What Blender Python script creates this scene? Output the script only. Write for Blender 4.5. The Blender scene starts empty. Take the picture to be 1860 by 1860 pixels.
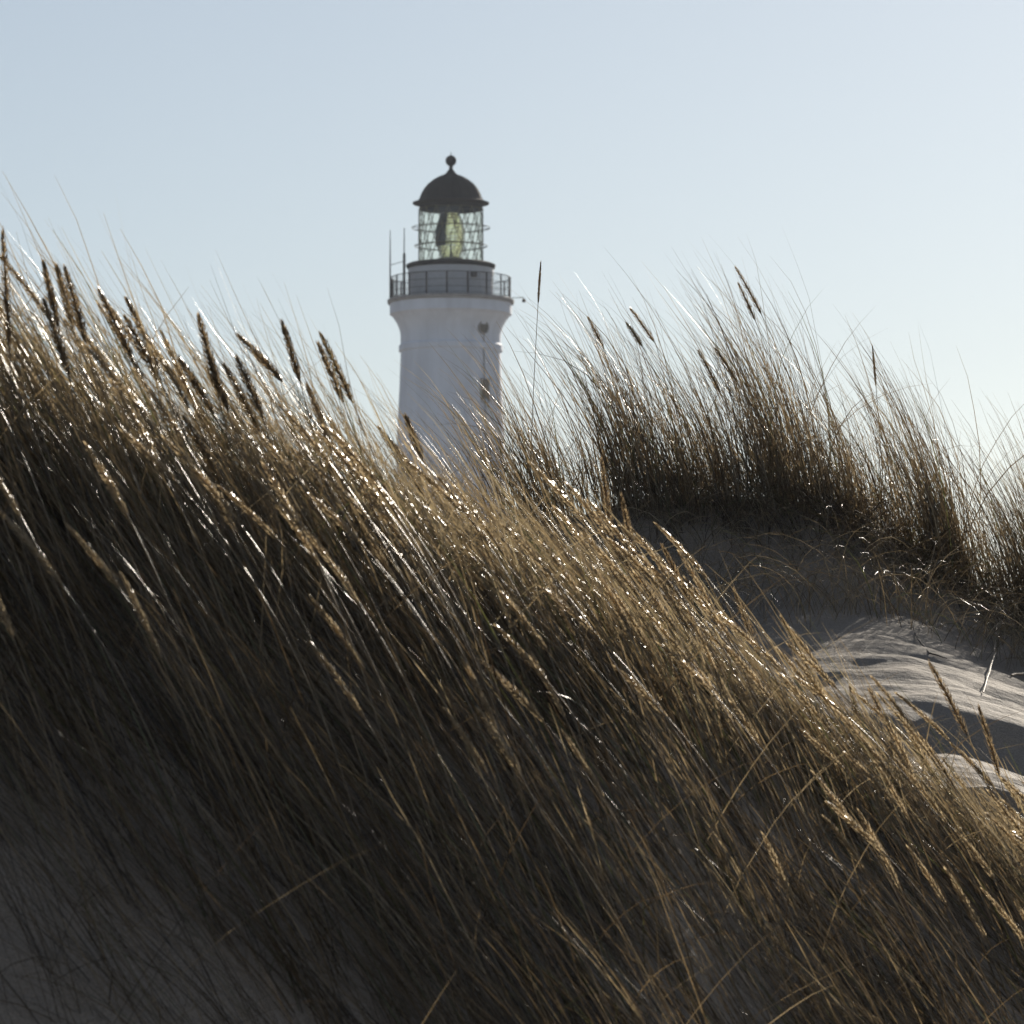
import bpy, math, random
import numpy as np
from math import radians as R, sin, cos, tan, pi

random.seed(7)
rng = np.random.default_rng(11)
SC = bpy.context.scene
COL = SC.collection

# ------------------------------------------------------------------ camera
PITCH = R(4.0)
HALF = R(6.15)
F = 930 / tan(HALF)              # focal length in pixels of the 1860 px photograph
CAM_Z = 1.6
cam_d = bpy.data.cameras.new('camera')
cam_d.sensor_width = 36
cam_d.lens = 18 / tan(HALF)
cam_d.clip_start = 0.1
cam_d.clip_end = 12000
cam_d.dof.use_dof = True
cam_d.dof.focus_distance = 13.2
cam_d.dof.aperture_fstop = 22
cam = bpy.data.objects.new('camera', cam_d)
cam.location = (0, 0, CAM_Z)
cam.rotation_euler = (R(90) + PITCH, 0, 0)
COL.objects.link(cam)
SC.camera = cam

# ------------------------------------------------------------------ light
SUN_EL, SUN_AZ = R(18.5), R(17)     # azimuth to the right of the view direction (+Y)
world = bpy.data.worlds.new('World')
SC.world = world
world.use_nodes = True
wn = world.node_tree
wn.nodes.clear()
sky = wn.nodes.new('ShaderNodeTexSky')
sky.sky_type = 'NISHITA'
sky.sun_disc = False
sky.sun_elevation = SUN_EL
sky.sun_rotation = SUN_AZ
sky.air_density = 1.0
sky.dust_density = 0.26
sky.ozone_density = 3.2
bg = wn.nodes.new('ShaderNodeBackground')
bg.inputs['Strength'].default_value = 0.052
wo = wn.nodes.new('ShaderNodeOutputWorld')
hs = wn.nodes.new('ShaderNodeHueSaturation')      # sky colour desaturated to a paler, greyer blue
hs.inputs['Saturation'].default_value = 0.60
hs.inputs['Value'].default_value = 1.05
wn.links.new(sky.outputs[0], hs.inputs['Color'])
wn.links.new(hs.outputs[0], bg.inputs[0])
wn.links.new(bg.outputs[0], wo.inputs[0])

sun_d = bpy.data.lights.new('sun', 'SUN')
sun_d.energy = 5.0
sun_d.angle = R(0.5)
sun_d.color = (1.0, 0.91, 0.78)
sun = bpy.data.objects.new('sun', sun_d)
# a sun lamp shines along its local -Z
sun.rotation_euler = (SUN_EL - pi / 2, 0, -SUN_AZ)
sun.location = (0, 0, 50)
COL.objects.link(sun)

vs = SC.view_settings
vs.view_transform = 'Standard'
vs.look = 'None'
vs.gamma = 1
vs.exposure = 0.5
SC.cycles.use_denoising = True
SC.cycles.sample_clamp_direct = 16
SC.cycles.max_bounces = 8
SC.cycles.diffuse_bounces = 3
SC.cycles.glossy_bounces = 3
SC.cycles.transmission_bounces = 6
SC.cycles.sample_clamp_indirect = 4


# ------------------------------------------------------------------ helpers
def P(px, py, Y):
    """the world point at depth Y seen at pixel (px, py) of the 1860 px photograph"""
    u = (px - 930) / F
    v = (930 - py) / F
    k = Y / (cos(PITCH) - v * sin(PITCH))
    return np.array([u * k, Y, CAM_Z + (sin(PITCH) + v * cos(PITCH)) * k])


def tag(o, label=None, cat=None, group=None, kind=None):
    if label: o['label'] = label
    if cat: o['category'] = cat
    if group: o['group'] = group
    if kind: o['kind'] = kind
    return o


def empty(name, loc=(0, 0, 0)):
    o = bpy.data.objects.new(name, None)
    o.empty_display_size = 0.05
    o.location = tuple(loc)
    COL.objects.link(o)
    return o


def link_mesh(name, V, Fc, mat, parent=None, smooth=True, tint=None):
    me = bpy.data.meshes.new(name)
    V = np.asarray(V, dtype=np.float32)
    if isinstance(Fc, np.ndarray):
        n, k = Fc.shape
        me.vertices.add(len(V)); me.vertices.foreach_set('co', V.ravel())
        me.loops.add(n * k); me.loops.foreach_set('vertex_index', Fc.astype(np.int32).ravel())
        me.polygons.add(n)
        me.polygons.foreach_set('loop_start', np.arange(0, n * k, k, dtype=np.int32))
        me.polygons.foreach_set('loop_total', np.full(n, k, dtype=np.int32))
        me.update(calc_edges=True)
    else:
        me.from_pydata([tuple(map(float, v)) for v in V], [], Fc)
    if smooth:
        me.polygons.foreach_set('use_smooth', np.ones(len(me.polygons), dtype=bool))
    if tint is not None:
        a = me.attributes.new('tint', 'FLOAT', 'POINT')
        a.data.foreach_set('value', np.asarray(tint, dtype=np.float32))
    me.materials.append(mat)
    o = bpy.data.objects.new(name, me)
    COL.objects.link(o)
    if parent is not None:
        o.parent = parent
    return o


class MB:
    """collects simple solids, builds one mesh"""
    def __init__(self): self.v = []; self.f = []

    def add(self, v, f):
        o = len(self.v); self.v += [tuple(p) for p in v]; self.f += [[i + o for i in q] for q in f]

    def box(self, c, s, rz=0):
        x, y, z = s[0] / 2, s[1] / 2, s[2] / 2
        pts = []
        for dz in (-z, z):
            for dx, dy in ((-x, -y), (x, -y), (x, y), (-x, y)):
                pts.append((c[0] + dx * cos(rz) - dy * sin(rz), c[1] + dx * sin(rz) + dy * cos(rz), c[2] + dz))
        self.add(pts, [(0, 3, 2, 1), (4, 5, 6, 7), (0, 1, 5, 4), (1, 2, 6, 5), (2, 3, 7, 6), (3, 0, 4, 7)])

    def tube(self, path, r, n=8):
        path = [np.array(p, float) for p in path]
        rs = r if hasattr(r, '__len__') else [r] * len(path)
        pts = []
        for i, p in enumerate(path):
            t = path[min(i + 1, len(path) - 1)] - path[max(i - 1, 0)]
            t /= np.linalg.norm(t) + 1e-12
            a = np.cross(t, (0, 0, 1.0))
            if np.linalg.norm(a) < 1e-3: a = np.cross(t, (1.0, 0, 0))
            a /= np.linalg.norm(a); b = np.cross(t, a)
            for k in range(n):
                an = 2 * pi * k / n
                pts.append(p + rs[i] * (a * cos(an) + b * sin(an)))
        fs = [(i * n + k, i * n + (k + 1) % n, (i + 1) * n + (k + 1) % n, (i + 1) * n + k)
              for i in range(len(path) - 1) for k in range(n)]
        fs.append(tuple(range(n))[::-1]); fs.append(tuple((len(path) - 1) * n + k for k in range(n)))
        self.add(pts, fs)

    def ring(self, R0, z, r, n=64, m=6):
        pts = []; fs = []
        for i in range(n):
            a = 2 * pi * i / n
            for k in range(m):
                b = 2 * pi * k / m
                q = R0 + r * cos(b)
                pts.append((q * cos(a), q * sin(a), z + r * sin(b)))
        for i in range(n):
            for k in range(m):
                fs.append((i * m + k, ((i + 1) % n) * m + k, ((i + 1) % n) * m + (k + 1) % m, i * m + (k + 1) % m))
        self.add(pts, fs)

    def lathe(self, prof, n=72, a0=0, a1=2 * pi, closed=False):
        full = abs(a1 - a0 - 2 * pi) < 1e-6
        na = n if full else n + 1
        pts = [(r * cos(a0 + (a1 - a0) * i / n), r * sin(a0 + (a1 - a0) * i / n), z) for i in range(na) for r, z in prof]
        m = len(prof); fs = []
        for i in range(n):
            j = (i + 1) % na
            for k in range(m if closed else m - 1):
                kk = (k + 1) % m
                fs.append((i * m + k, j * m + k, j * m + kk, i * m + kk))
        self.add(pts, fs)

    def build(self, name, mat, parent=None, smooth=False):
        o = link_mesh(name, np.array(self.v), self.f, mat, parent, smooth)
        if smooth:
            o.data.set_sharp_from_angle(angle=R(40))
        return o


# ------------------------------------------------------------------ materials
def new_mat(name):
    m = bpy.data.materials.new(name)
    m.use_nodes = True
    nt = m.node_tree
    return m, nt, nt.nodes['Principled BSDF'], nt.nodes['Material Output']


def ramp(nt, stops):
    n = nt.nodes.new('ShaderNodeValToRGB')
    e = n.color_ramp.elements
    while len(e) < len(stops): e.new(0.5)
    for q, (p, c) in zip(e, stops):
        q.position = p; q.color = (*c, 1)
    return n


def mix_rgb(nt, a, b, fac, mode='MIX'):
    n = nt.nodes.new('ShaderNodeMix'); n.data_type = 'RGBA'; n.blend_type = mode
    for sock, val in ((n.inputs[6], a), (n.inputs[7], b), (n.inputs[0], fac)):
        if hasattr(val, 'is_output') or isinstance(val, bpy.types.NodeSocket): nt.links.new(val, sock)
        elif isinstance(val, tuple): sock.default_value = (*val, 1)
        else: sock.default_value = val
    return n.outputs[2]


def noise(nt, scale, detail=4, rough=0.55, vec=None, dist=0):
    n = nt.nodes.new('ShaderNodeTexNoise')
    n.inputs['Scale'].default_value = scale; n.inputs['Detail'].default_value = detail
    n.inputs['Roughness'].default_value = rough; n.inputs['Distortion'].default_value = dist
    if vec is not None: nt.links.new(vec, n.inputs['Vector'])
    return n


def coords(nt, scale=(1, 1, 1), rot=(0, 0, 0)):
    t = nt.nodes.new('ShaderNodeTexCoord'); m = nt.nodes.new('ShaderNodeMapping')
    m.inputs['Scale'].default_value = scale; m.inputs['Rotation'].default_value = rot
    nt.links.new(t.outputs['Object'], m.inputs['Vector'])
    return m.outputs[0]


def sand_material():
    m, nt, bs, out = new_mat('sand')
    c = coords(nt)
    big = noise(nt, 1.3, 5, 0.6, c)
    fine = noise(nt, 260, 2, 0.7, c)
    r1 = ramp(nt, [(0.3, (0.27, 0.23, 0.19)), (0.7, (0.37, 0.325, 0.275))])
    nt.links.new(big.outputs[0], r1.inputs[0])
    r2 = ramp(nt, [(0.3, (0.55, 0.52, 0.5)), (0.55, (1, 1, 1)), (0.75, (1.25, 1.22, 1.18))])
    nt.links.new(fine.outputs[0], r2.inputs[0])
    col = mix_rgb(nt, r1.outputs[0], r2.outputs[0], 0.8, 'MULTIPLY')
    nt.links.new(col, bs.inputs['Base Color'])
    bs.inputs['Roughness'].default_value = 0.85
    bs.inputs['Specular IOR Level'].default_value = 0.15
    # ripples, lumps, grain
    cr = coords(nt, (1, 1.8, 1), (0, 0, R(20)))
    rip = noise(nt, 7, 3, 0.5, cr, 0.4)
    lump = noise(nt, 22, 5, 0.65, c)
    add = nt.nodes.new('ShaderNodeMath'); add.operation = 'MULTIPLY_ADD'
    nt.links.new(rip.outputs[0], add.inputs[0]); add.inputs[1].default_value = 1.3
    nt.links.new(lump.outputs[0], add.inputs[2])
    b1 = nt.nodes.new('ShaderNodeBump'); b1.inputs['Distance'].default_value = 0.02; b1.inputs['Strength'].default_value = 0.7
    nt.links.new(add.outputs[0], b1.inputs['Height'])
    b2 = nt.nodes.new('ShaderNodeBump'); b2.inputs['Distance'].default_value = 0.003; b2.inputs['Strength'].default_value = 0.7
    nt.links.new(fine.outputs[0], b2.inputs['Height']); nt.links.new(b1.outputs[0], b2.inputs['Normal'])
    nt.links.new(b2.outputs[0], bs.inputs['Normal'])
    return m


def blade_material(name, stops, rough=0.3, transl=0.35, spec=0.5):
    m, nt, bs, out = new_mat(name)
    at = nt.nodes.new('ShaderNodeAttribute'); at.attribute_name = 'tint'
    rp = ramp(nt, stops)
    nt.links.new(at.outputs['Fac'], rp.inputs[0])
    c = coords(nt)
    nz = noise(nt, 35, 3, 0.6, c)
    r2 = ramp(nt, [(0.3, (0.6, 0.58, 0.55)), (0.7, (1.15, 1.12, 1.1))])
    nt.links.new(nz.outputs[0], r2.inputs[0])
    col = mix_rgb(nt, rp.outputs[0], r2.outputs[0], 1.0, 'MULTIPLY')
    nt.links.new(col, bs.inputs['Base Color'])
    bs.inputs['Roughness'].default_value = rough
    bs.inputs['Specular IOR Level'].default_value = spec
    rib = noise(nt, 130, 2, 0.6, c)
    bmp = nt.nodes.new('ShaderNodeBump'); bmp.inputs['Distance'].default_value = 0.004; bmp.inputs['Strength'].default_value = 0.4
    nt.links.new(rib.outputs[0], bmp.inputs['Height']); nt.links.new(bmp.outputs[0], bs.inputs['Normal'])
    tr = nt.nodes.new('ShaderNodeBsdfTranslucent')
    warm = mix_rgb(nt, col, (1.0, 0.90, 0.70), 0.9, 'MULTIPLY')
    nt.links.new(warm, tr.inputs[0])
    mx = nt.nodes.new('ShaderNodeMixShader'); mx.inputs[0].default_value = transl
    nt.links.new(bs.outputs[0], mx.inputs[1]); nt.links.new(tr.outputs[0], mx.inputs[2])
    nt.links.new(mx.outputs[0], out.inputs[0])
    return m


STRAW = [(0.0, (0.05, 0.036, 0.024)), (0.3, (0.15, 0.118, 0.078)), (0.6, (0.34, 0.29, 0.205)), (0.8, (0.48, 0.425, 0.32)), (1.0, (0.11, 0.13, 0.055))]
M_BLADE = blade_material('marram_leaf', STRAW, 0.30, 0.5, 1.0)
M_HEAD = blade_material('seed_spike', [(0, (0.12, 0.085, 0.05)), (0.5, (0.30, 0.245, 0.17)), (1, (0.58, 0.52, 0.41))], 0.25, 0.7, 1.0)
M_SAND = sand_material()


def simple_mat(name, col, rough=0.6, metal=0.0, dirt=0.25, dscale=2.0, spec=0.5, streak=1.0):
    m, nt, bs, out = new_mat(name)
    c = coords(nt, (1, 1, streak))
    nz = noise(nt, dscale, 6, 0.65, c)
    rp = ramp(nt, [(0.3, tuple(q * (1 - dirt) for q in col)), (0.65, col)])
    nt.links.new(nz.outputs[0], rp.inputs[0]); nt.links.new(rp.outputs[0], bs.inputs['Base Color'])
    bs.inputs['Roughness'].default_value = rough; bs.inputs['Metallic'].default_value = metal
    bs.inputs['Specular IOR Level'].default_value = spec
    bp = nt.nodes.new('ShaderNodeBump'); bp.inputs['Distance'].default_value = 0.01; bp.inputs['Strength'].default_value = 0.3
    nt.links.new(nz.outputs[0], bp.inputs['Height']); nt.links.new(bp.outputs[0], bs.inputs['Normal'])
    return m


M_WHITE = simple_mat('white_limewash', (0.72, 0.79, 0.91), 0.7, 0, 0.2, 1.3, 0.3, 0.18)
M_WHITE2 = simple_mat('white_painted_panels', (0.50, 0.54, 0.60), 0.6, 0, 0.2, 1.5)
M_SLAB = simple_mat('weathered_gallery_edge', (0.34, 0.34, 0.35), 0.8, 0, 0.3, 3)
M_DOME = simple_mat('dark_painted_copper', (0.022, 0.022, 0.027), 0.9, 0.0, 0.3, 3, 0.15)
M_IRON = simple_mat('painted_iron', (0.07, 0.07, 0.08), 0.8, 0, 0.2, 4, 0.2)
M_BAR = simple_mat('lantern_bars', (0.10, 0.10, 0.07), 0.8, 0, 0.2, 4, 0.2)
M_WIN = simple_mat('window_shutter', (0.16, 0.15, 0.13), 0.6, 0, 0.3, 3)
M_WOOD = simple_mat('bleached_wood', (0.07, 0.055, 0.045), 0.85, 0, 0.4, 60)
M_TWIG = simple_mat('pale_twig', (0.25, 0.19, 0.13), 0.7, 0, 0.4, 60)
M_STONE = simple_mat('dark_stone', (0.05, 0.045, 0.045), 0.7, 0, 0.4, 50)


def glass_mat(name, col, rough, ior=1.5):
    m, nt, bs, out = new_mat(name)
    bs.inputs['Base Color'].default_value = (*col, 1)
    bs.inputs['Transmission Weight'].default_value = 1
    bs.inputs['Roughness'].default_value = rough
    bs.inputs['IOR'].default_value = ior
    return m


M_LENS = glass_mat('lens_glass', (1.0, 1.0, 0.72), 0.02, 1.3)


def pane_mat():
    m, nt, bs, out = new_mat('lantern_pane')
    tr = nt.nodes.new('ShaderNodeBsdfTransparent'); tr.inputs[0].default_value = (0.97, 0.985, 0.93, 1)
    gl = nt.nodes.new('ShaderNodeBsdfGlossy'); gl.inputs['Roughness'].default_value = 0.05
    mx = nt.nodes.new('ShaderNodeMixShader')
    mx.inputs[0].default_value = 0.05; nt.links.new(tr.outputs[0], mx.inputs[1]); nt.links.new(gl.outputs[0], mx.inputs[2])
    nt.links.new(mx.outputs[0], out.inputs[0])
    return m


M_PANE = pane_mat()

# ------------------------------------------------------------------ terrain
# crests: (photo px, photo py, depth)
FG = np.array([(-1500, 700, 6.8), (-700, 750, 7.1), (0, 905, 7.5), (450, 1055, 7.7), (900, 1175, 8.1), (1200, 1235, 8.5),
               (1500, 1430, 9.0), (1860, 1620, 9.4), (2300, 1900, 9.8), (3200, 2250, 10.4)])
BG = np.array([(-900, 1700, 13.2), (0, 1350, 13.8), (500, 1150, 14.0), (800, 1010, 14.2), (1000, 945, 14.3), (1150, 912, 14.4), (1300, 905, 14.5),
               (1500, 925, 14.5), (1650, 995, 14.4), (1750, 1065, 14.3), (1860, 1150, 14.2), (2150, 1300, 14.2), (2700, 1480, 14)])  # right end beyond the frame is raised to shade the sand
fgp = np.array([P(*r) for r in FG]); bgp = np.array([P(*r) for r in BG])


def vnoise(x, y, seed=0):
    """smooth value noise, vectorised"""
    xi = np.floor(x).astype(np.int64); yi = np.floor(y).astype(np.int64)
    xf = x - xi; yf = y - yi
    def h(a, b):
        n = (a * 374761393 + b * 668265263 + seed * 974634777) & 0xffffffff
        n = ((n ^ (n >> 13)) * 1274126177) & 0xffffffff
        return ((n ^ (n >> 16)) & 0xffff) / 65535.0
    u = xf * xf * (3 - 2 * xf); v = yf * yf * (3 - 2 * yf)
    return (h(xi, yi) * (1 - u) + h(xi + 1, yi) * u) * (1 - v) + (h(xi, yi + 1) * (1 - u) + h(xi + 1, yi + 1) * u) * v - 0.5


def crest(x, tbl):
    return np.interp(x, tbl[:, 0], tbl[:, 1]), np.interp(x, tbl[:, 0], tbl[:, 2])


def smax(a, b, k=0.15):
    h = np.clip(0.5 + 0.5 * (a - b) / k, 0, 1)
    return b + (a - b) * h + k * h * (1 - h)


def height(x, y):
    x = np.asarray(x, float); y = np.asarray(y, float)
    yc, zc = crest(x, fgp)
    d = y - yc
    slope = 0.72 - 0.13 * np.clip((x + 0.1) / 0.9, 0, 1)
    near = zc + 0.09 - slope * np.sqrt(d * d + 0.15 ** 2)
    far = zc + 0.09 - 0.30 * np.sqrt(d * d + 0.3 ** 2)
    f = np.where(d < 0, near, np.maximum(far, near))
    yb, zb = crest(x, bgp)
    e = y - yb
    b = np.where(e < 0, zb + 0.06 - 0.52 * np.sqrt(e * e + 0.12 ** 2), zb + 0.06 - 0.4 * np.sqrt(e * e + 0.12 ** 2))
    # the sand flat between the two crests, sloping down to the right
    st = lambda t: np.clip(t, 0, 1) ** 2 * (3 - 2 * np.clip(t, 0, 1))
    hollow = 0.30 * st((1.12 - x) / 0.9)
    wv = 0.22 * vnoise(x / 0.6, y * 0 + 1.5, 31) + 0.10 * vnoise(x / 0.17, y * 0 + 2.5, 32) + 0.04 * vnoise(x / 0.05, y * 0 + 3.5, 33)
    flat_v = 2.06 - 0.33 * (x - 0.76) + 0.15 * (y - 11.5)
    flat_v = flat_v - 0.065 * st((10.95 + 0.35 * x + wv - y) / 0.25) - 0.03 * st((11.75 + 0.1 * x - wv - y) / 0.15) * np.clip(vnoise(x / 0.4, y * 0 + 7.7, 41) * 3 + 0.7, 0, 1)
    flat_v = flat_v - hollow
    flat_v = np.where((y > 6.5), flat_v, -9) - 2.5 * np.clip(yc + 0.85 - y, 0, 9) - 1.2 * np.clip(y - yb, 0, 99)
    flat_v = np.minimum(flat_v, 2.4)
    base = 0.0 + 0.5 * vnoise(x / 40, y / 40, 3) + 0.15 * vnoise(x / 9, y / 9, 4) - 0.0 * y
    z = smax(smax(f, b, 0.12), flat_v, 0.12)
    z = smax(z, base, 0.25)
    amp = np.exp(-((y - 10) / 9.0) ** 2) * (0.45 + 0.55 * np.clip(d / 0.4 + 0.5, 0, 1))
    z = z + amp * (0.045 * vnoise(x / 1.5, (y + 0.35 * x) / 0.6, 5) + 0.030 * vnoise(x / 0.28 + y, y / 0.16, 6) + 0.014 * vnoise(x / 0.1, y / 0.07, 9))
    # wind-cut ledges on the flat and the far face
    m = np.clip((y - yc - 0.5) / 0.5, 0, 1) * np.clip((yb - y) / 0.4, 0, 1)
    z = z + m * 0.02 * np.abs(vnoise(x * 0.9 + 0.4 * y, (y + 0.45 * x) / 0.42, 8)) * 2
    return z


def axis(lo, hi, step, outer, grow=1.25):
    a = list(np.arange(lo, hi, step)); s = step; v = hi
    while v < outer[1]: a.append(v); s *= grow; v += s
    a.append(outer[1]); s = step; v = lo - step; b = []
    while v > outer[0]: b.append(v); s *= grow; v -= s
    b.append(outer[0])
    return np.array(sorted(set(b + a)))


gx = axis(-1.5, 2.3, 0.02, (-1500, 1500)); gy = axis(5.4, 15.2, 0.02, (-300, 2500))
XX, YY = np.meshgrid(gx, gy)
ZZ = height(XX, YY)
nx_, ny_ = len(gx), len(gy)
ii = np.arange(nx_ * ny_).reshape(ny_, nx_)
quads = np.stack([ii[:-1, :-1], ii[:-1, 1:], ii[1:, 1:], ii[1:, :-1]], -1).reshape(-1, 4)
tag(link_mesh('sand_dunes', np.stack([XX, YY, ZZ], -1).reshape(-1, 3), quads, M_SAND), kind='structure')


# ------------------------------------------------------------------ lighthouse
LD = 260.0
LX = 818.5
lc = P(LX, 930, LD)


def lz(py): return P(LX, py, LD)[2]
def lr(px): return px * LD / F / cos(R(5))


base_z = float(height(np.array([lc[0]]), np.array([LD]))[0]) - 0.3
LH = empty('lighthouse', (lc[0], LD, base_z))
tag(LH, 'white round lighthouse with dark domed lantern rising behind the grassy dune', 'lighthouse')


def z(py): return lz(py) - base_z


def prof(rows): return [(lr(r), z(y)) for r, y in rows]


b = MB()
shaft = [(lr(114), 0), (lr(112), 2.0)] + prof([(98, 800), (93, 700), (91, 640)])
b.lathe(shaft + prof([(94.5, 638.5), (94.5, 629), (91.5, 626), (91.3, 610), (92.5, 602), (95, 594), (99.5, 585), (105, 577), (109, 572.5),
                      (111, 572), (111, 552.5), (109, 552)]), 96)
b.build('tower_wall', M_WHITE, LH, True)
b = MB(); b.lathe(prof([(70, 552.3), (114.5, 552.3), (115.5, 550), (115.5, 546), (113, 544.5), (70, 544.5)]), 96)
b.build('gallery_slab', M_SLAB, LH, True)
b = MB(); b.lathe(prof([(76, 544.5), (76, 502), (78, 501), (78, 489)]), 96)
wr = b.build('watch_room', M_WHITE2, LH, True)
b = MB()
for k in range(24):
    a = 2 * pi * k / 24
    r = lr(76.2)
    b.box((r * cos(a), r * sin(a), (z(544) + z(502)) / 2), (0.05, 0.09, z(502) - z(544)), a)
b.build('panel_rib', M_WHITE2, wr)
b = MB(); b.lathe(prof([(60, 489), (79, 489), (81.5, 484), (81.5, 481.5), (76, 479), (60, 478)]), 96)
b.build('lantern_base', M_DOME, LH, True)
# gallery railing
rl = MB()
Rg = lr(109)
top = z(505); foot = z(544.5)
for k, zz in enumerate((top, foot + (top - foot) * 0.66, foot + (top - foot) * 0.33, foot + 0.08)):
    rl.ring(Rg, zz, 0.025 if k == 0 else 0.014)
rail = rl.build('gallery_railing', M_IRON, LH, True)
for k in range(18):
    a = 2 * pi * (k + 0.35) / 18
    p = MB(); p.box((Rg * cos(a), Rg * sin(a), (top + foot) / 2), (0.055, 0.085, top - foot), a)
    p.build('railing_post', M_IRON, rail)
bl = MB()
for k in range(180):
    a = 2 * pi * k / 180
    bl.box((Rg * cos(a), Rg * sin(a), (top + foot) / 2), (0.010, 0.010, top - foot - 0.06), a)
bl.build('railing_baluster', M_IRON, rail)
# lantern: ring bars, lattice, panes
Rl = lr(58.5)
tiers = [z(478), z(447), z(414), z(379)]
sills = MB()
for zz in (z(477), z(447), z(414), z(380.5)):
    sills.ring(Rl, zz, 0.02, 48, 6)
lat = sills.build('lantern_frame', M_BAR, LH, True)
lb = MB(); N = 16
for t in range(3):
    for k in range(N):
        for s in (-1, 1):
            a0 = 2 * pi * (k + 0.5 * t) / N + 0.13; a1 = a0 + s * pi / N
            pts = [(Rl * cos(a0 + (a1 - a0) * q / 4), Rl * sin(a0 + (a1 - a0) * q / 4), tiers[t] + (tiers[t + 1] - tiers[t]) * q / 4) for q in range(5)]
            lb.tube(pts, 0.024, 5)
lb.build('lattice_bar', M_BAR, lat, True)
pn = MB(); pn.lathe([(Rl - 0.06, z(477)), (Rl - 0.06, z(380))], 96)
pn.build('lantern_glass', M_PANE, LH, True)
for (py, rr) in ((414, 71), (447, 66)):
    g = MB(); g.ring(lr(rr), z(py), 0.022, 64, 6)
    for k in range(12):
        a = 2 * pi * k / 12 + 0.13
        g.tube([(Rl * cos(a), Rl * sin(a), z(py) - 0.02), (lr(rr) * cos(a), lr(rr) * sin(a), z(py))], 0.022, 5)
    g.build('lantern_handrail', M_BAR, LH, True)
# roof
b = MB(); b.lathe(prof([(56, 381), (57.5, 380.5), (57.5, 373), (60, 371.5), (69.5, 370.5), (70, 368.5), (64, 367), (58.5, 364), (55.5, 359), (53, 352), (48, 343),
                        (41, 334.5), (32, 327.5), (23, 322.5), (15, 319), (9.5, 315), (6.5, 311)]), 96)
dome = b.build('lantern_roof', M_DOME, LH, True)
seam = MB()
for k in range(16):
    a = 2 * pi * k / 16
    seam.tube([(r * cos(a), r * sin(a), zz) for r, zz in prof([(58.7, 364), (55.7, 359), (53.2, 352), (48.2, 343), (41.2, 334.5), (32.2, 327.5), (23.2, 322.5), (15, 319)])], 0.03, 4)
seam.build('roof_seam', M_DOME, dome, True)
b = MB()
bp = [(6.5, 311), (4.2, 308), (3.3, 304), (4.0, 301)]
for k in range(13):
    a = -pi / 2 + 0.35 + (pi - 0.35) * k / 12
    bp.append((max(10 * cos(a), 0.01), 292 - 10 * sin(a)))
b.lathe(prof(bp), 32)
b.tube([(0, 0, z(283)), (0, 0, z(276))], 0.02, 5)
b.build('ball_finial', M_DOME, dome, True)
# optic
lens = MB()
NP = 15
lp = []
for i in range(NP + 1):
    t = i / NP
    zz = z(470) + (z(388) - z(470)) * t
    lp.append((zz, 0.26 + 0.44 * math.sin(pi * (0.10 + 0.84 * t)) ** 0.8))
for i in range(NP):
    z0, r0 = lp[i]; z1, r1 = lp[i + 1]
    rm = (r0 + r1) / 2; h = z1 - z0
    lens.lathe([(rm - 0.03, z0 + 0.02), (rm + 0.02, z0 + 0.02), (rm + 0.06, z0 + h * 0.45), (rm + 0.02, z1 - 0.02), (rm - 0.03, z1 - 0.02)], 48, closed=True)
lo = lens.build('lens', M_LENS, LH, False)
fr = MB()
for k in range(8):
    a = 2 * pi * k / 8 + 0.3
    fr.tube([((r + 0.11) * cos(a), (r + 0.09) * sin(a), zz) for zz, r in lp], 0.018, 5)
fr.ring(0.62, z(470), 0.05, 32, 6); fr.ring(0.42, z(387), 0.05, 32, 6)
fr.build('lens_frame', M_BAR, lo, True)
sh = MB()   # dark blanking screen on the landward side, to the left of the optic
sh.lathe([(r + 0.16, zz) for zz, r in lp[4:]] + [(0.1, z(385))], 24, pi * 0.70, pi * 1.40)
sh.build('lens_screen', M_DOME, lo, True)
ped = MB(); ped.lathe([(0.30, z(478.5)), (0.30, z(474)), (0.55, z(473)), (0.55, z(471)), (0.05, z(471))], 24)
ped.lathe([(0.10, z(471)), (0.07, z(455)), (0.03, z(454)), (0.03, z(436))], 12)
ped.build('lens_pedestal', M_BAR, lo, True)
# windows, conductor, lamps
def wall_item(px, py):      # angle about the tower axis for a photo x on the near wall
    rad = lr(91.5)
    dx = (px - LX) * LD / F
    return -math.acos(max(-1, min(1, dx / rad)))


def frame_window(px, py, w, h, rad, oval):
    a = wall_item(px, py)
    c = np.array([rad * cos(a), rad * sin(a), z(py)])
    t = np.array([-sin(a), cos(a), 0]); n = np.array([cos(a), sin(a), 0])
    pts_o, pts_i = [], []
    K = 24 if oval else 4
    for k in range(K):
        if oval: u, v = cos(2 * pi * k / K) / 1.0, sin(2 * pi * k / K)
        else: u, v = ((-1, -1), (1, -1), (1, 1), (-1, 1))[k]
        pts_o.append((u, v))
    fm = MB(); V = []; Fs = []
    for off, s in ((-0.10, 1.22), (0.06, 1.22), (0.06, 1.0), (-0.10, 1.0)):
        for u, v in pts_o: V.append(c + t * u * w / 2 * s + np.array([0, 0, v * h / 2 * (1.1 if s > 1 and not oval else s)]) + n * off)
    for q in range(3):
        for k in range(K): Fs.append((q * K + k, q * K + (k + 1) % K, (q + 1) * K + (k + 1) % K, (q + 1) * K + k))
    fm.add(V, Fs)
    wn_ = MB()
    wn_.add([c + t * u * w / 2 + np.array([0, 0, v * h / 2]) + n * 0.02 for u, v in pts_o], [tuple(range(K))])
    wo_ = wn_.build('window', M_WIN, LH)
    fm.build('window_frame', M_SLAB, wo_)


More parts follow.
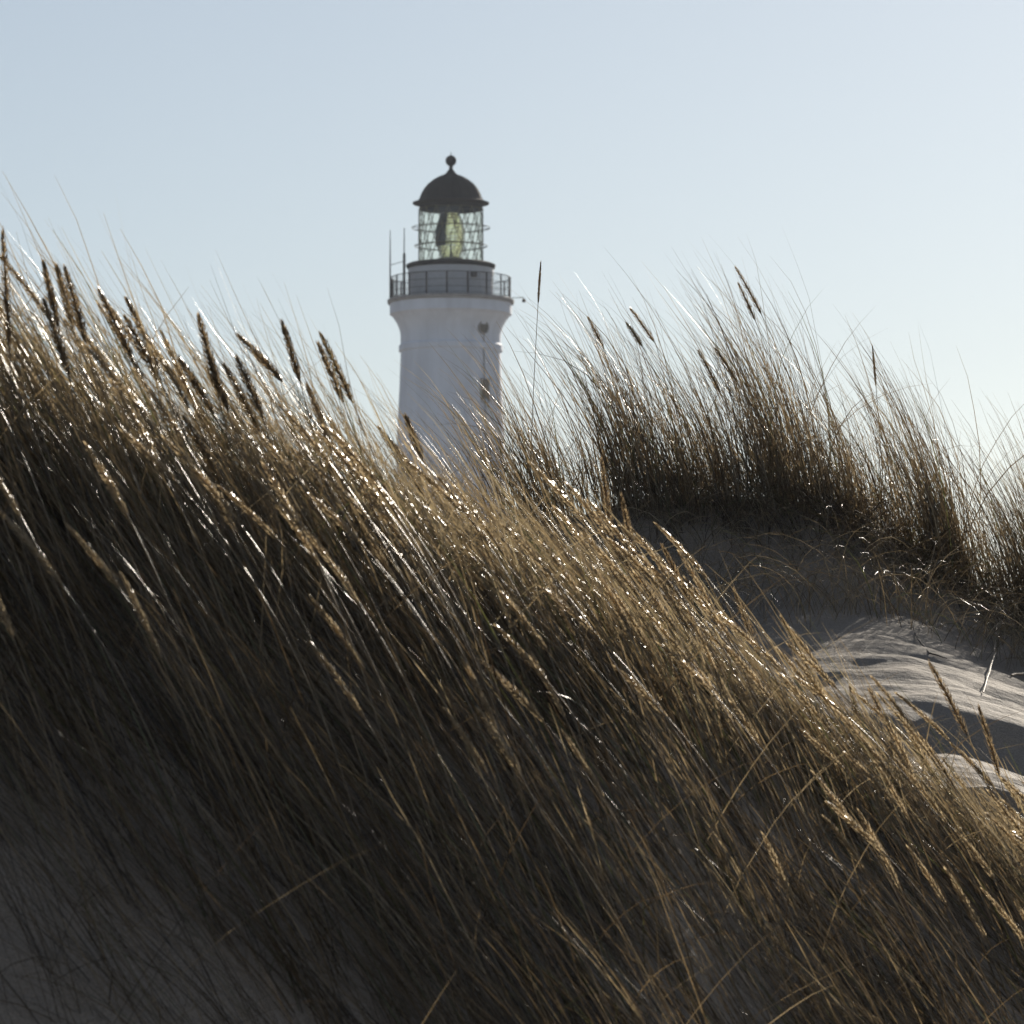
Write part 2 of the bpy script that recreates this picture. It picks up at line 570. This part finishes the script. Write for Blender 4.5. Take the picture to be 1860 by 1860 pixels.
frame_window(877, 602, 0.44 * 1.3, 0.62, lr(93.6), True)
frame_window(879.5, 716.5, 0.40 * 1.25, 1.22, lr(93.8), False)
a = wall_item(878.5, 0)
b = MB(); b.tube([(lr(92.6) * cos(a) , lr(92.6) * sin(a), z(571)), (lr(92.6) * cos(a), lr(92.6) * sin(a), z(640)), (lr(94.6) * cos(a), lr(94.6) * sin(a), z(700)), (lr(99.5) * cos(a), lr(99.5) * sin(a), z(800))], 0.022, 6)
b.build('lightning_conductor', M_IRON, LH, True)
b = MB(); b.box((lr(42), -lr(66.5), z(506.5)), (0.28, 0.3, 0.26), 0.6)
b.build('wall_vent', M_IRON, LH)
# aerials on the left of the gallery
x0, x1 = -(LX - 707.5) * LD / F, -(LX - 734.5) * LD / F
b = MB(); b.tube([(x0, 0.2, z(549)), (x0, 0.2, z(480)), (x0, 0.2, z(417))], [0.045, 0.045, 0.02], 6)
b.build('aerial', M_IRON, LH, True)
b = MB(); b.tube([(x1, -1.6, z(545)), (x1, -1.6, z(468)), (x1, -1.6, z(466)), (x1, -1.6, z(421))], [0.085, 0.085, 0.035, 0.025], 6)
b.build('aerial', M_IRON, LH, True)
b = MB(); b.tube([(x0, 0.2, z(481)), (x1, -1.6, z(481))], 0.02, 5)
b.build('aerial_crossbar', M_IRON, LH, True)
b = MB(); xr = (952 - LX) * LD / F
b.tube([(lr(108), 0, z(541)), (xr, 0, z(540.5)), (xr, 0, z(543))], 0.022, 5)
br = b.build('lamp_bracket', M_IRON, LH, True)
b = MB(); b.lathe(prof([(0.5, 542), (2.6, 543.5), (3.4, 546), (3.0, 549), (0.3, 549.5)]), 16)
v = np.array(b.v); v[:, 0] += xr; b.v = v.tolist()
b.build('hanging_lamp', M_IRON, br, True)


# ------------------------------------------------------------------ grass
def make_blades(root, L, th0, th1, az, w, tint, seg=8, power=1.3, wob=0.08, tipw=0.12):
    """folded ribbons: N roots (N,3); returns verts, quads, tint"""
    N = len(root)
    s = np.linspace(0, 1, seg + 1)
    th = th0[:, None] + (th1 - th0)[:, None] * s[None] ** power
    azz = az[:, None] + wob * rng.normal(size=(N, 1)) * 3 * s[None] ** 1.5
    d = np.stack([np.cos(azz) * np.sin(th), np.sin(azz) * np.sin(th), np.cos(th)], -1)
    dm = (d[:, 1:] + d[:, :-1]) / 2
    pos = np.concatenate([np.zeros((N, 1, 3)), np.cumsum(dm * (L[:, None, None] / seg), 1)], 1) + root[:, None]
    pos = pos + rng.normal(0, 1, pos.shape) * (L[:, None, None] * 0.004 * s[None, :, None])
    side = np.stack([-np.sin(azz), np.cos(azz), np.zeros_like(azz)], -1)
    nor = np.cross(d, side)
    ph = rng.uniform(0, 2 * pi, (N, 1)) + rng.normal(0, 0.7, (N, 1)) * s[None]
    e1 = side * np.cos(ph)[..., None] + nor * np.sin(ph)[..., None]
    e2 = np.cross(d, e1)
    ww = w[:, None] * (1 - (1 - tipw) * s[None] ** 2.2) * (0.75 + 0.25 * np.minimum(1, s[None] * 5))
    W = ww[..., None]
    a = pos - e1 * W * 0.5; c = pos + e1 * W * 0.5; m = pos + e2 * W * 0.32
    V = np.stack([a, m, c], 2).reshape(-1, 3)
    k = seg + 1
    base = (np.arange(N) * k * 3)[:, None, None] + (np.arange(seg) * 3)[None, :, None]
    q = np.stack([np.stack([base[..., 0], base[..., 0] + 1, base[..., 0] + 4, base[..., 0] + 3], -1),
                  np.stack([base[..., 0] + 1, base[..., 0] + 2, base[..., 0] + 5, base[..., 0] + 4], -1)], 2).reshape(-1, 4)
    t = np.repeat(np.clip(tint, 0, 1), k * 3)
    return V, q, t


def ground(xy):
    return np.column_stack([xy, height(xy[:, 0], xy[:, 1]) - 0.012])


def cat(parts):
    V, Q, T = [], [], []; o = 0
    for v, q, t in parts:
        V.append(v); Q.append(q + o); T.append(t); o += len(v)
    return np.concatenate(V), np.concatenate(Q), np.concatenate(T)


def tuft_roots(centres, counts, spread):
    idx = np.repeat(np.arange(len(centres)), counts)
    off = rng.normal(0, 1, (len(idx), 2)) * spread[idx][:, None]
    return centres[idx] + off, idx


WIND = pi + 0.12          # tips blow towards -x, a touch towards the camera


def fg_grass(xr, dr, n_tufts, per, L0, lean, w=0.0023, dens=None, messy=0.05, tint0=0.5, seg=8):
    x = rng.uniform(xr[0], xr[1], n_tufts); d = rng.uniform(dr[0], dr[1], n_tufts)
    yc, _ = crest(x, fgp)
    y = yc + d
    if dr[1] > 0.5:
        keep = d < 0.75 - 0.45 * np.clip((x + 0.2) / 0.9, 0, 1)
        x, y, d = x[keep], y[keep], d[keep]
    if dens is not None:
        keep = rng.uniform(size=n_tufts) < dens(x, y, d)
        x, y, d = x[keep], y[keep], d[keep]
    n = len(x)
    cnt = rng.poisson(per, n) + 2
    xy, idx = tuft_roots(np.column_stack([x, y]), cnt, rng.uniform(0.02, 0.06, n))
    N = len(xy)
    g = ground(xy)
    xs = xy[:, 0]
    # the grass is long and steep on the left, shorter and laid over on the right
    k = np.clip((xs + 0.9) / 1.9, 0, 1)
    L = (L0[0] * (1 - k) + L0[1] * k) * rng.normal(1, 0.18, n)[idx] * np.clip(rng.normal(0.9, 0.2, N), 0.3, 1.3)
    L = np.minimum(L, 1.28 * (L0[0] * (1 - k) + L0[1] * k))
    a = lean[0] * (1 - k) + lean[1] * k
    tl = rng.normal(0, 8, n)[idx]
    th1 = R(1) * (a + 7 + tl + rng.normal(0, 7, N))
    th0 = R(1) * (a * 0.68 + tl * 0.6 + rng.normal(0, 8, N))
    az = WIND + rng.normal(0, 0.26, N) + rng.normal(0, 0.22, n)[idx]
    mess = rng.uniform(size=N) < messy
    az = np.where(mess, rng.uniform(0, 2 * pi, N), az)
    th1 = np.where(mess, th1 + rng.uniform(0, 0.6, N), th1)
    L = np.where(mess, L * 0.7, L)
    tint = tint0 + rng.normal(0, 0.10, n)[idx] + rng.normal(0, 0.17, N)
    green = rng.uniform(size=N) < 0.06
    tint = np.where(green, 1.0, np.clip(tint, 0, 0.85))
    return make_blades(g, L, th0, th1, az, w * np.clip(rng.normal(1, 0.25, N), 0.4, 1.7), tint, seg)


parts = [
    # dense belt over the crest
    fg_grass((-1.5, 2.2), (-0.30, 0.75), 1000, 24, (0.54, 0.38), (37, 53), tint0=0.62),
    # skirt below the crest, its shade put into a darker tint
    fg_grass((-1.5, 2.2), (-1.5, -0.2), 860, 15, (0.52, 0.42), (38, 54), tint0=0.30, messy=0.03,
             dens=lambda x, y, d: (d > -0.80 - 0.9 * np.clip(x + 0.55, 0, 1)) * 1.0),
    # short dead thatch that closes the gaps
    fg_grass((-1.5, 2.2), (-0.35, 0.7), 500, 22, (0.24, 0.18), (44, 58), 0.0018, None, 0.35, 0.3, 5),
    # thin scattered blades down the shaded face
    fg_grass((-1.5, 2.3), (-2.2, -0.7), 760, 8, (0.58, 0.50), (46, 50), 0.0015,
             lambda x, y, d: 0.42 + 0.58 * (vnoise(x / 0.45, y / 0.4, 21) > 0.0), 0.08, 0.32),
    # flattened dead litter on the sand of the face
    fg_grass((-1.5, 2.3), (-2.3, -0.5), 480, 9, (0.34, 0.32), (68, 70), 0.0015, lambda x, y, d: 0.4 + 0.6 * (vnoise(x / 0.45, y / 0.4, 21) > -0.06), 0.35, 0.2, 5),
    # beyond the frame, for the dune's own continuity
    fg_grass((-3.4, -1.5), (-0.5, 0.8), 420, 14, (0.6, 0.6), (26, 26), seg=5),
    fg_grass((2.2, 4.0), (-0.5, 0.8), 300, 14, (0.42, 0.42), (50, 50), seg=5),
]
V, Q, T = cat(parts)
print('foreground blades verts', len(V))
tag(link_mesh('marram_grass', V, Q, M_BLADE, tint=T), 'wind-blown straw coloured marram grass covering the near dune', 'grass', kind='stuff')


def bg_grass(pxr, dr, n_tufts, per, L0, lean, w=0.0029, messy=0.1, tint0=0.35, spread=(0.03, 0.08), seg=8, azs=0.45, bend=26, gather=False):
    px = rng.normal(sum(pxr) / 2, (pxr[1] - pxr[0]) / 4.6, n_tufts) if gather else rng.uniform(pxr[0], pxr[1], n_tufts)
    x = (px - 930) / F * 14.4
    d = rng.uniform(dr[0], dr[1], n_tufts)
    yb, _ = crest(x, bgp)
    n = n_tufts
    cnt = rng.poisson(per, n) + 2
    xy, idx = tuft_roots(np.column_stack([x, yb + d]), cnt, rng.uniform(*spread, n))
    N = len(xy)
    g = ground(xy)
    L = L0 * np.clip(rng.normal(0.88, 0.22, N), 0.25, 1.3)
    tl = rng.normal(0, 4, n)[idx]
    th0 = R(1) * (lean * 0.25 + tl + rng.normal(0, 8, N)); th1 = R(1) * (lean + bend * 0.6 + tl + rng.normal(0, 9, N))
    az = WIND + rng.normal(0, azs, N)
    mess = rng.uniform(size=N) < messy
    az = np.where(mess, rng.uniform(0, 2 * pi, N), az); th1 = np.where(mess, th1 + rng.uniform(0, 0.9, N), th1)
    tint = np.where(rng.uniform(size=N) < 0.05, 1.0, np.clip(tint0 + rng.normal(0, 0.17, N), 0, 0.85))
    return make_blades(g, L, th0, th1, az, w * np.clip(rng.normal(1, 0.25, N), 0.4, 1.7), tint, seg)


TUSS = [
    ((890, 1070), 13, 15, 0.54, 30, 'thin sparse grass tussock on the far dune, touching the lighthouse tower'),
    ((1100, 1235), 11, 28, 0.62, 22, 'dense dark grass tussock on the far dune, first clump right of the lighthouse'),
    ((1235, 1350), 9, 15, 0.50, 26, 'low grass tussock in the dip between two taller clumps of the far dune'),
    ((1350, 1520), 13, 30, 0.70, 24, 'tallest grass tussock at the top of the far dune'),
    ((1520, 1620), 9, 15, 0.54, 28, 'thin grass tussock just right of the tallest clump on the far dune'),
    ((1630, 1780), 11, 28, 0.64, 26, 'bushy grass tussock where the far dune crest bends downhill'),
    ((1790, 1960), 13, 27, 0.62, 24, 'grass tussock on the downhill end of the far dune at the right edge'),
]
for pxr, nt_, per, L0, lean, lab in TUSS:
    V, Q, T = bg_grass(pxr, (-0.22, 0.22), nt_, per, L0, lean, messy=0.06, gather=True)
    c = V.mean(0); c[2] = float(height(np.array([c[0]]), np.array([c[1]]))[0])
    o = link_mesh('grass_tussock', V - c, Q, M_BLADE, tint=T)
    o.location = c
    tag(o, lab, 'grass tussock', 'grass tussocks along the far dune crest')
parts = [
    bg_grass((700, 2300), (-0.22, 0.35), 220, 11, 0.34, 32, 0.0026, 0.25, 0.4),
    bg_grass((1150, 2000), (-0.40, 0.0), 120, 14, 0.20, 60, 0.0028, 0.6, 0.2, seg=5),
    # long loose blades and dead roots hanging over the shaded face
    bg_grass((1080, 1950), (-1.5, -0.3), 150, 6, 0.36, 75, 0.0020, 0.55, 0.45, (0.05, 0.15), 8, 1.6, 60),
    bg_grass((1950, 2600), (-0.4, 0.4), 260, 26, 0.6, 26, seg=5),  # dense unseen grass past the right edge, added to shade the sand
    bg_grass((0, 700), (-0.3, 0.4), 100, 16, 0.5, 26, seg=5),
]
V, Q, T = cat(parts)
tag(link_mesh('dune_grass', V, Q, M_BLADE, tint=T), 'short tangled grass along the crest and face of the far dune', 'grass', kind='stuff')


# ------------------------------------------------------------------ seed heads on stalks
def curve_down(tip, tilt_tip, tilt_base, az, head, total_guess=0.6, step=0.02):
    """walks from the tip of the spike down the stalk to the sand; returns points tip -> root"""
    pts = [np.array(tip, float)]
    s = 0.0
    while s < 1.4:
        t = min(s / total_guess, 1.0)
        th = tilt_tip + (tilt_base - tilt_tip) * t ** 0.9
        d = np.array([cos(az) * sin(th), sin(az) * sin(th), cos(th)])
        p = pts[-1] - d * step
        pts.append(p); s += step
        if p[2] < float(height(np.array([p[0]]), np.array([p[1]]))[0]) - 0.015: break
    return np.array(pts)


def spike_mesh(path, rad, spikelets, tint0):
    """path root->tip of the spike; overlapping spikelets round a thin axis"""
    n = len(path)
    seg = np.linalg.norm(np.diff(path, axis=0), axis=1); cum = np.concatenate([[0], np.cumsum(seg)])
    tot = cum[-1]
    # the axis: a thin five-sided core that every spikelet grows out of
    K, RG = 5, 40
    core = MB()
    axis_pts = [np.array([np.interp(q * tot, cum, path[:, j]) for j in range(3)]) for q in np.linspace(0, 1, RG)]
    core.tube(axis_pts, [0.0006 + rad * 0.28 * math.sin(pi * min(1, 0.15 + 0.85 * q)) for q in np.linspace(0, 1, RG)], K)
    V = [np.array(p) for p in core.v]; Q = []; T = [tint0] * len(V)
    for f in core.f:
        for j in range(1, len(f) - 1): Q.append((f[0], f[j], f[j + 1]))
    cv = np.array(core.v)
    o = len(V)
    for i in range(spikelets):
        s = (i + rng.uniform(0, 1)) / spikelets
        p = np.array([np.interp(s * tot, cum, path[:, j]) for j in range(3)])
        p2 = np.array([np.interp(min(s * tot + 0.01, tot), cum, path[:, j]) for j in range(3)])
        p1 = np.array([np.interp(max(s * tot - 0.01, 0), cum, path[:, j]) for j in range(3)])
        t = p2 - p1; t /= np.linalg.norm(t)
        a = np.cross(t, (0, 0, 1.0)); a /= np.linalg.norm(a) + 1e-9; b_ = np.cross(t, a)
        an = i * 2.4 + rng.uniform(-0.5, 0.5)
        rd = a * cos(an) + b_ * sin(an); sd = np.cross(t, rd)
        env = rad * (min(1, 0.45 + s * 3.5)) * (1 - max(0, (s - 0.55) / 0.45) ** 1.6 * 0.75)
        ln = rng.uniform(0.009, 0.014)
        w_ = rng.uniform(0.0010, 0.0017)
        A = p + rd * env * 0.15
        Mp = A + t * ln * 0.5 + rd * env * 0.62
        B = A + t * ln * rng.uniform(0.95, 1.2) + rd * env * rng.uniform(0.7, 1.35)
        ci = int(np.argmin(((cv - A) ** 2).sum(1)))
        V += [Mp - sd * w_, Mp + rd * w_ * 0.9, Mp + sd * w_, B]
        Q += [(ci, o, o + 1), (ci, o + 1, o + 2), (o + 3, o + 1, o), (o + 3, o + 2, o + 1)]
        T += [min(1, max(0, tint0 + rng.normal(0, 0.15)))] * 4
        o += 4
    return np.array(V), np.array(Q), np.array(T)


def tube_mesh(path, r0, r1, n=5):
    m = MB(); m.tube(list(path), list(np.linspace(r0, r1, len(path))), n)
    return m


def stalk(tip, tilt_tip, tilt_base, az, head_len, rad, label, group, tint0=0.45, spikelets=95, guess=0.6):
    pts = curve_down(tip, tilt_tip, tilt_base, az, head_len, guess)
    root = pts[-1]
    seg = np.concatenate([[0], np.cumsum(np.linalg.norm(np.diff(pts, axis=0), axis=1))])
    k = int(np.searchsorted(seg, head_len))
    k = min(max(k, 3), len(pts) - 2)
    headp = pts[:k + 1][::-1] - root
    stemp = pts[max(k - 2, 1):][::-1] - root
    e = empty('seed_stalk', root)
    tag(e, label, 'grass stalk', group)
    m = tube_mesh(stemp, 0.0015, 0.0009)
    st = link_mesh('stem', np.array(m.v), m.f, M_BLADE, e, True, tint=np.full(len(m.v), 0.55))
    V, Q, T = spike_mesh(headp, rad, spikelets, tint0)
    link_mesh('seed_head', V, Q, M_HEAD, e, True, tint=T)
    return e


# the ones that stand out: tip px, py, depth, lean of the spike in the picture (deg from vertical), spike px length, label
SKY = [
    (5, 425, 7.3, 4, 190, 'tall grass stalk with a dark seed head at the left edge of the picture'),
    (80, 482, 7.4, 14, 95, 'dark seed stalk left of a close pair, above the grass near the left edge'),
    (104, 488, 7.5, 16, 110, 'left seed stalk of a close pair of tall heads near the left edge'),
    (119, 490, 7.4, 17, 130, 'right seed stalk of a close pair of tall heads near the left edge'),
    (182, 532, 7.5, 28, 120, 'seed stalk just right of the close pair, leaning over with bright streaks under it'),
    (232, 548, 7.6, 27, 120, 'upper seed stalk of two parallel heads, between the close pair and the lone upright head'),
    (230, 580, 7.5, 30, 135, 'lower seed stalk of two parallel heads, between the close pair and the lone upright head'),
    (82, 552, 7.3, 20, 120, 'seed stalk below the close pair near the left edge, half sunk in the grass'),
    (362, 578, 7.6, 15, 120, 'lone upright thick seed stalk standing in front of clear sky in the left half'),
    (438, 614, 7.8, 46, 100, 'seed stalk bent farthest over of those in front of the left sky'),
    (514, 590, 7.8, 18, 100, 'slim upright seed stalk left of the twin heads near the lighthouse'),
    (585, 612, 7.9, 27, 130, 'right and longer seed stalk of the twin heads nearest the lighthouse'),
    (581, 630, 7.8, 24, 110, 'left and shorter seed stalk of the twin heads nearest the lighthouse'),
    (432, 655, 7.6, 25, 95, 'plump seed stalk below the bent over head, rising out of the grass'),
    (410, 668, 7.7, 30, 120, 'seed stalk beside the plump head, low in the grass right of the lone upright one'),
    (328, 655, 7.6, 34, 100, 'seed stalk low in the grass left of the lone upright head'),
    (378, 640, 7.6, 20, 110, 'seed stalk crossing the foot of the lone upright head'),
    (336, 762, 7.5, 32, 130, 'very dark seed stalk low in the bright grass of the left half'),
    (738, 760, 8.3, 22, 80, 'seed stalk in front of the left foot of the lighthouse tower'),
    (690, 780, 8.2, 36, 130, 'seed stalk reaching up beside the left foot of the lighthouse tower'),
    (560, 705, 7.9, 22, 90, 'seed stalk under the twin heads, half hidden in grass'),
    (1420, 1122, 9.3, 30, 150, 'golden seed stalk in front of the shaded sand on the right'),
    (1335, 1075, 9.2, 22, 130, 'golden seed stalk at the left end of the shaded sand'),
    (1690, 1207, 9.5, 30, 130, 'thick golden seed stalk in front of the sunlit sand on the right'),
    (1780, 1290, 9.6, 18, 110, 'second golden seed stalk in front of the sunlit sand, right of the thick one'),
    (1545, 1252, 9.3, 14, 110, 'thin seed stalk standing where the sunlit sand meets the near grass'),
    (1580, 1255, 9.4, 28, 130, 'leaning seed stalk at the left end of the sunlit sand'),
    (1093, 838, 8.9, 8, 150, 'long golden seed stalk in front of the dense dark tussock, left of two'),
    (1130, 905, 8.9, 12, 140, 'long golden seed stalk below the dense dark tussock, right of two'),
    (1205, 995, 9.0, 28, 120, 'golden seed stalk in front of the foot of the far dune'),
]
for px, py, Y, lean, hl, lab in SKY:
    tip = P(px, py, Y)
    ppm = F / Y
    th = R(lean)
    stalk(tip, th, th * 0.45, WIND + random.uniform(-0.15, 0.15), hl / ppm, random.uniform(0.0062, 0.0085), lab, 'seed stalks standing out of the near grass', 0.5, 170)

FARS = [
    (1337, 487, 14.4, 32, 85, 'upper of the two seed stalks on top of the tallest far tussock'),
    (1342, 517, 14.3, 26, 70, 'lower of the two seed stalks on top of the tallest far tussock'),
    (1147, 563, 14.4, 38, 62, 'bent seed stalk above the dip right of the dense dark tussock'),
    (1140, 590, 14.3, 36, 38, 'shortest seed stalk above the dip right of the dense dark tussock'),
    (1070, 580, 14.4, 28, 52, 'seed stalk rising from the left side of the dense dark tussock'),
    (1300, 635, 14.3, 36, 70, 'seed stalk on the left flank of the tallest far tussock'),
    (1270, 640, 14.3, 30, 80, 'slim seed stalk leaning left in the dip before the tallest far tussock'),
    (982, 480, 14.2, -4, 62, 'slender upright seed stalk standing alone in front of sky right of the lighthouse'),
    (1585, 632, 14.4, 5, 60, 'thin upright seed stalk between the tallest and the bushy far tussock'),
]
for px, py, Y, lean, hl, lab in FARS:
    th = R(lean)
    thin = 0.0035 if lean < 8 else 0.0085
    stalk(P(px, py, Y), th, th * 0.5, WIND + random.uniform(-0.15, 0.15), hl * Y / F, thin, lab, 'seed stalks on the far dune', 0.4, 120)

# the many golden ones inside the near grass, sunlit glow painted as pale tint
n = 0
while n < 245:
    x = random.uniform(-1.2, 1.75); d = random.triangular(-1.05, 0.4, -0.35)
    yc, zc = crest(np.array([x]), fgp)
    y = float(yc[0]) + d
    k = min(max((x + 0.9) / 1.9, 0), 1)
    zz = float(height(np.array([x]), np.array([y]))[0])
    Ls = (0.40 * (1 - k) + 0.26 * k) * random.uniform(0.8, 1.15) + (0.13 if d < -0.3 else 0.04)
    lean = R(30 * (1 - k) + 40 * k + random.gauss(0, 7))
    tip = (x - 0.15, y - 0.03, zz + Ls)
    stalk(tip, lean + R(6), lean * 0.4, WIND + random.gauss(0, 0.2), random.uniform(0.10, 0.15), random.uniform(0.0042, 0.0062),
          'sun-edged golden seed stalk in the thick of the near grass', 'golden seed stalks in the near grass', 1.0, 120)
    n += 1


# ------------------------------------------------------------------ small things on the sand
def on_ground(px, py, y0=6.0, y1=16.0):
    prev = None
    for Y in np.arange(y0, y1, 0.01):
        p = P(px, py, Y)
        if height(np.array([p[0]]), np.array([Y]))[0] >= p[2]: return p
    return P(px, py, y1)


def ground_stick(name, pix, r, mat, label, cat_, lift=0.006, n=7):
    pts = [on_ground(*q[:2]) + np.array([0, 0, lift + (q[2] if len(q) > 2 else 0)]) for q in pix]
    fine = []
    for i in range(len(pts) - 1):
        for t in np.linspace(0, 1, 6, endpoint=False): fine.append(pts[i] * (1 - t) + pts[i + 1] * t + rng.normal(0, r * 0.25, 3))
    fine.append(pts[-1])
    m = MB(); rr = [r * (0.4 + 0.6 * sin(pi * (i + 1) / (len(fine) + 1))) for i in range(len(fine))]
    m.tube([f - fine[0] for f in fine], rr, n)
    o = m.build(name, mat, None, True); o.location = fine[0]
    tag(o, label, cat_)
    return o


ground_stick('driftwood_stick', [(1425, 1690), (1465, 1700), (1520, 1708)], 0.008, M_WOOD, 'dark driftwood stick lying on shaded sand at the lower right', 'driftwood')
p = on_ground(1397, 1672)
m = MB()
pr = [(0.011 * math.sin(pi * k / 8) + 1e-5, -0.008 * cos(pi * k / 8)) for k in range(9)]
m.lathe(pr, 14)
v = np.array(m.v); v += 0.0018 * np.column_stack([vnoise(v[:, 0] * 160 + j * 9, v[:, 1] * 160 + v[:, 2] * 90, j) for j in range(3)]); m.v = v.tolist()
o = m.build('pebble', M_STONE, None, True); o.location = p + np.array([0, 0, 0.004])
tag(o, 'small dark round pebble on shaded sand beside the driftwood stick', 'pebble')
ground_stick('twig', [(1812, 1172, 0.06), (1806, 1215, 0.035), (1786, 1262)], 0.0028, M_TWIG, 'pale crooked twig sticking out of the sunlit sand at the right edge', 'twig')
ground_stick('twig', [(1838, 1230), (1885, 1226)], 0.004, M_TWIG, 'short straight twig lying on sand cut off by the right edge', 'twig')
ground_stick('root', [(1655, 1128), (1664, 1160), (1688, 1190), (1720, 1200)], 0.0022, M_WOOD, 'thin dark root curling out of the shaded sand below the far tussocks', 'root')


# ------------------------------------------------------------------ sea air between the dune and the lighthouse
hz = MB(); hz.box((0, 1100, 17.5), (3100, 2900, 44))
hm = bpy.data.materials.new('sea_air'); hm.use_nodes = True
hn = hm.node_tree; hn.nodes.clear()
hp = hn.nodes.new('ShaderNodeVolumePrincipled'); ho = hn.nodes.new('ShaderNodeOutputMaterial')
hp.inputs['Color'].default_value = (0.80, 0.88, 1.0, 1)
hp.inputs['Density'].default_value = 0.00014
hp.inputs['Anisotropy'].default_value = 0.3
hn.links.new(hp.outputs[0], ho.inputs['Volume'])
tag(hz.build('haze', hm), 'thin pale sea haze softening the lighthouse', 'haze', kind='stuff')
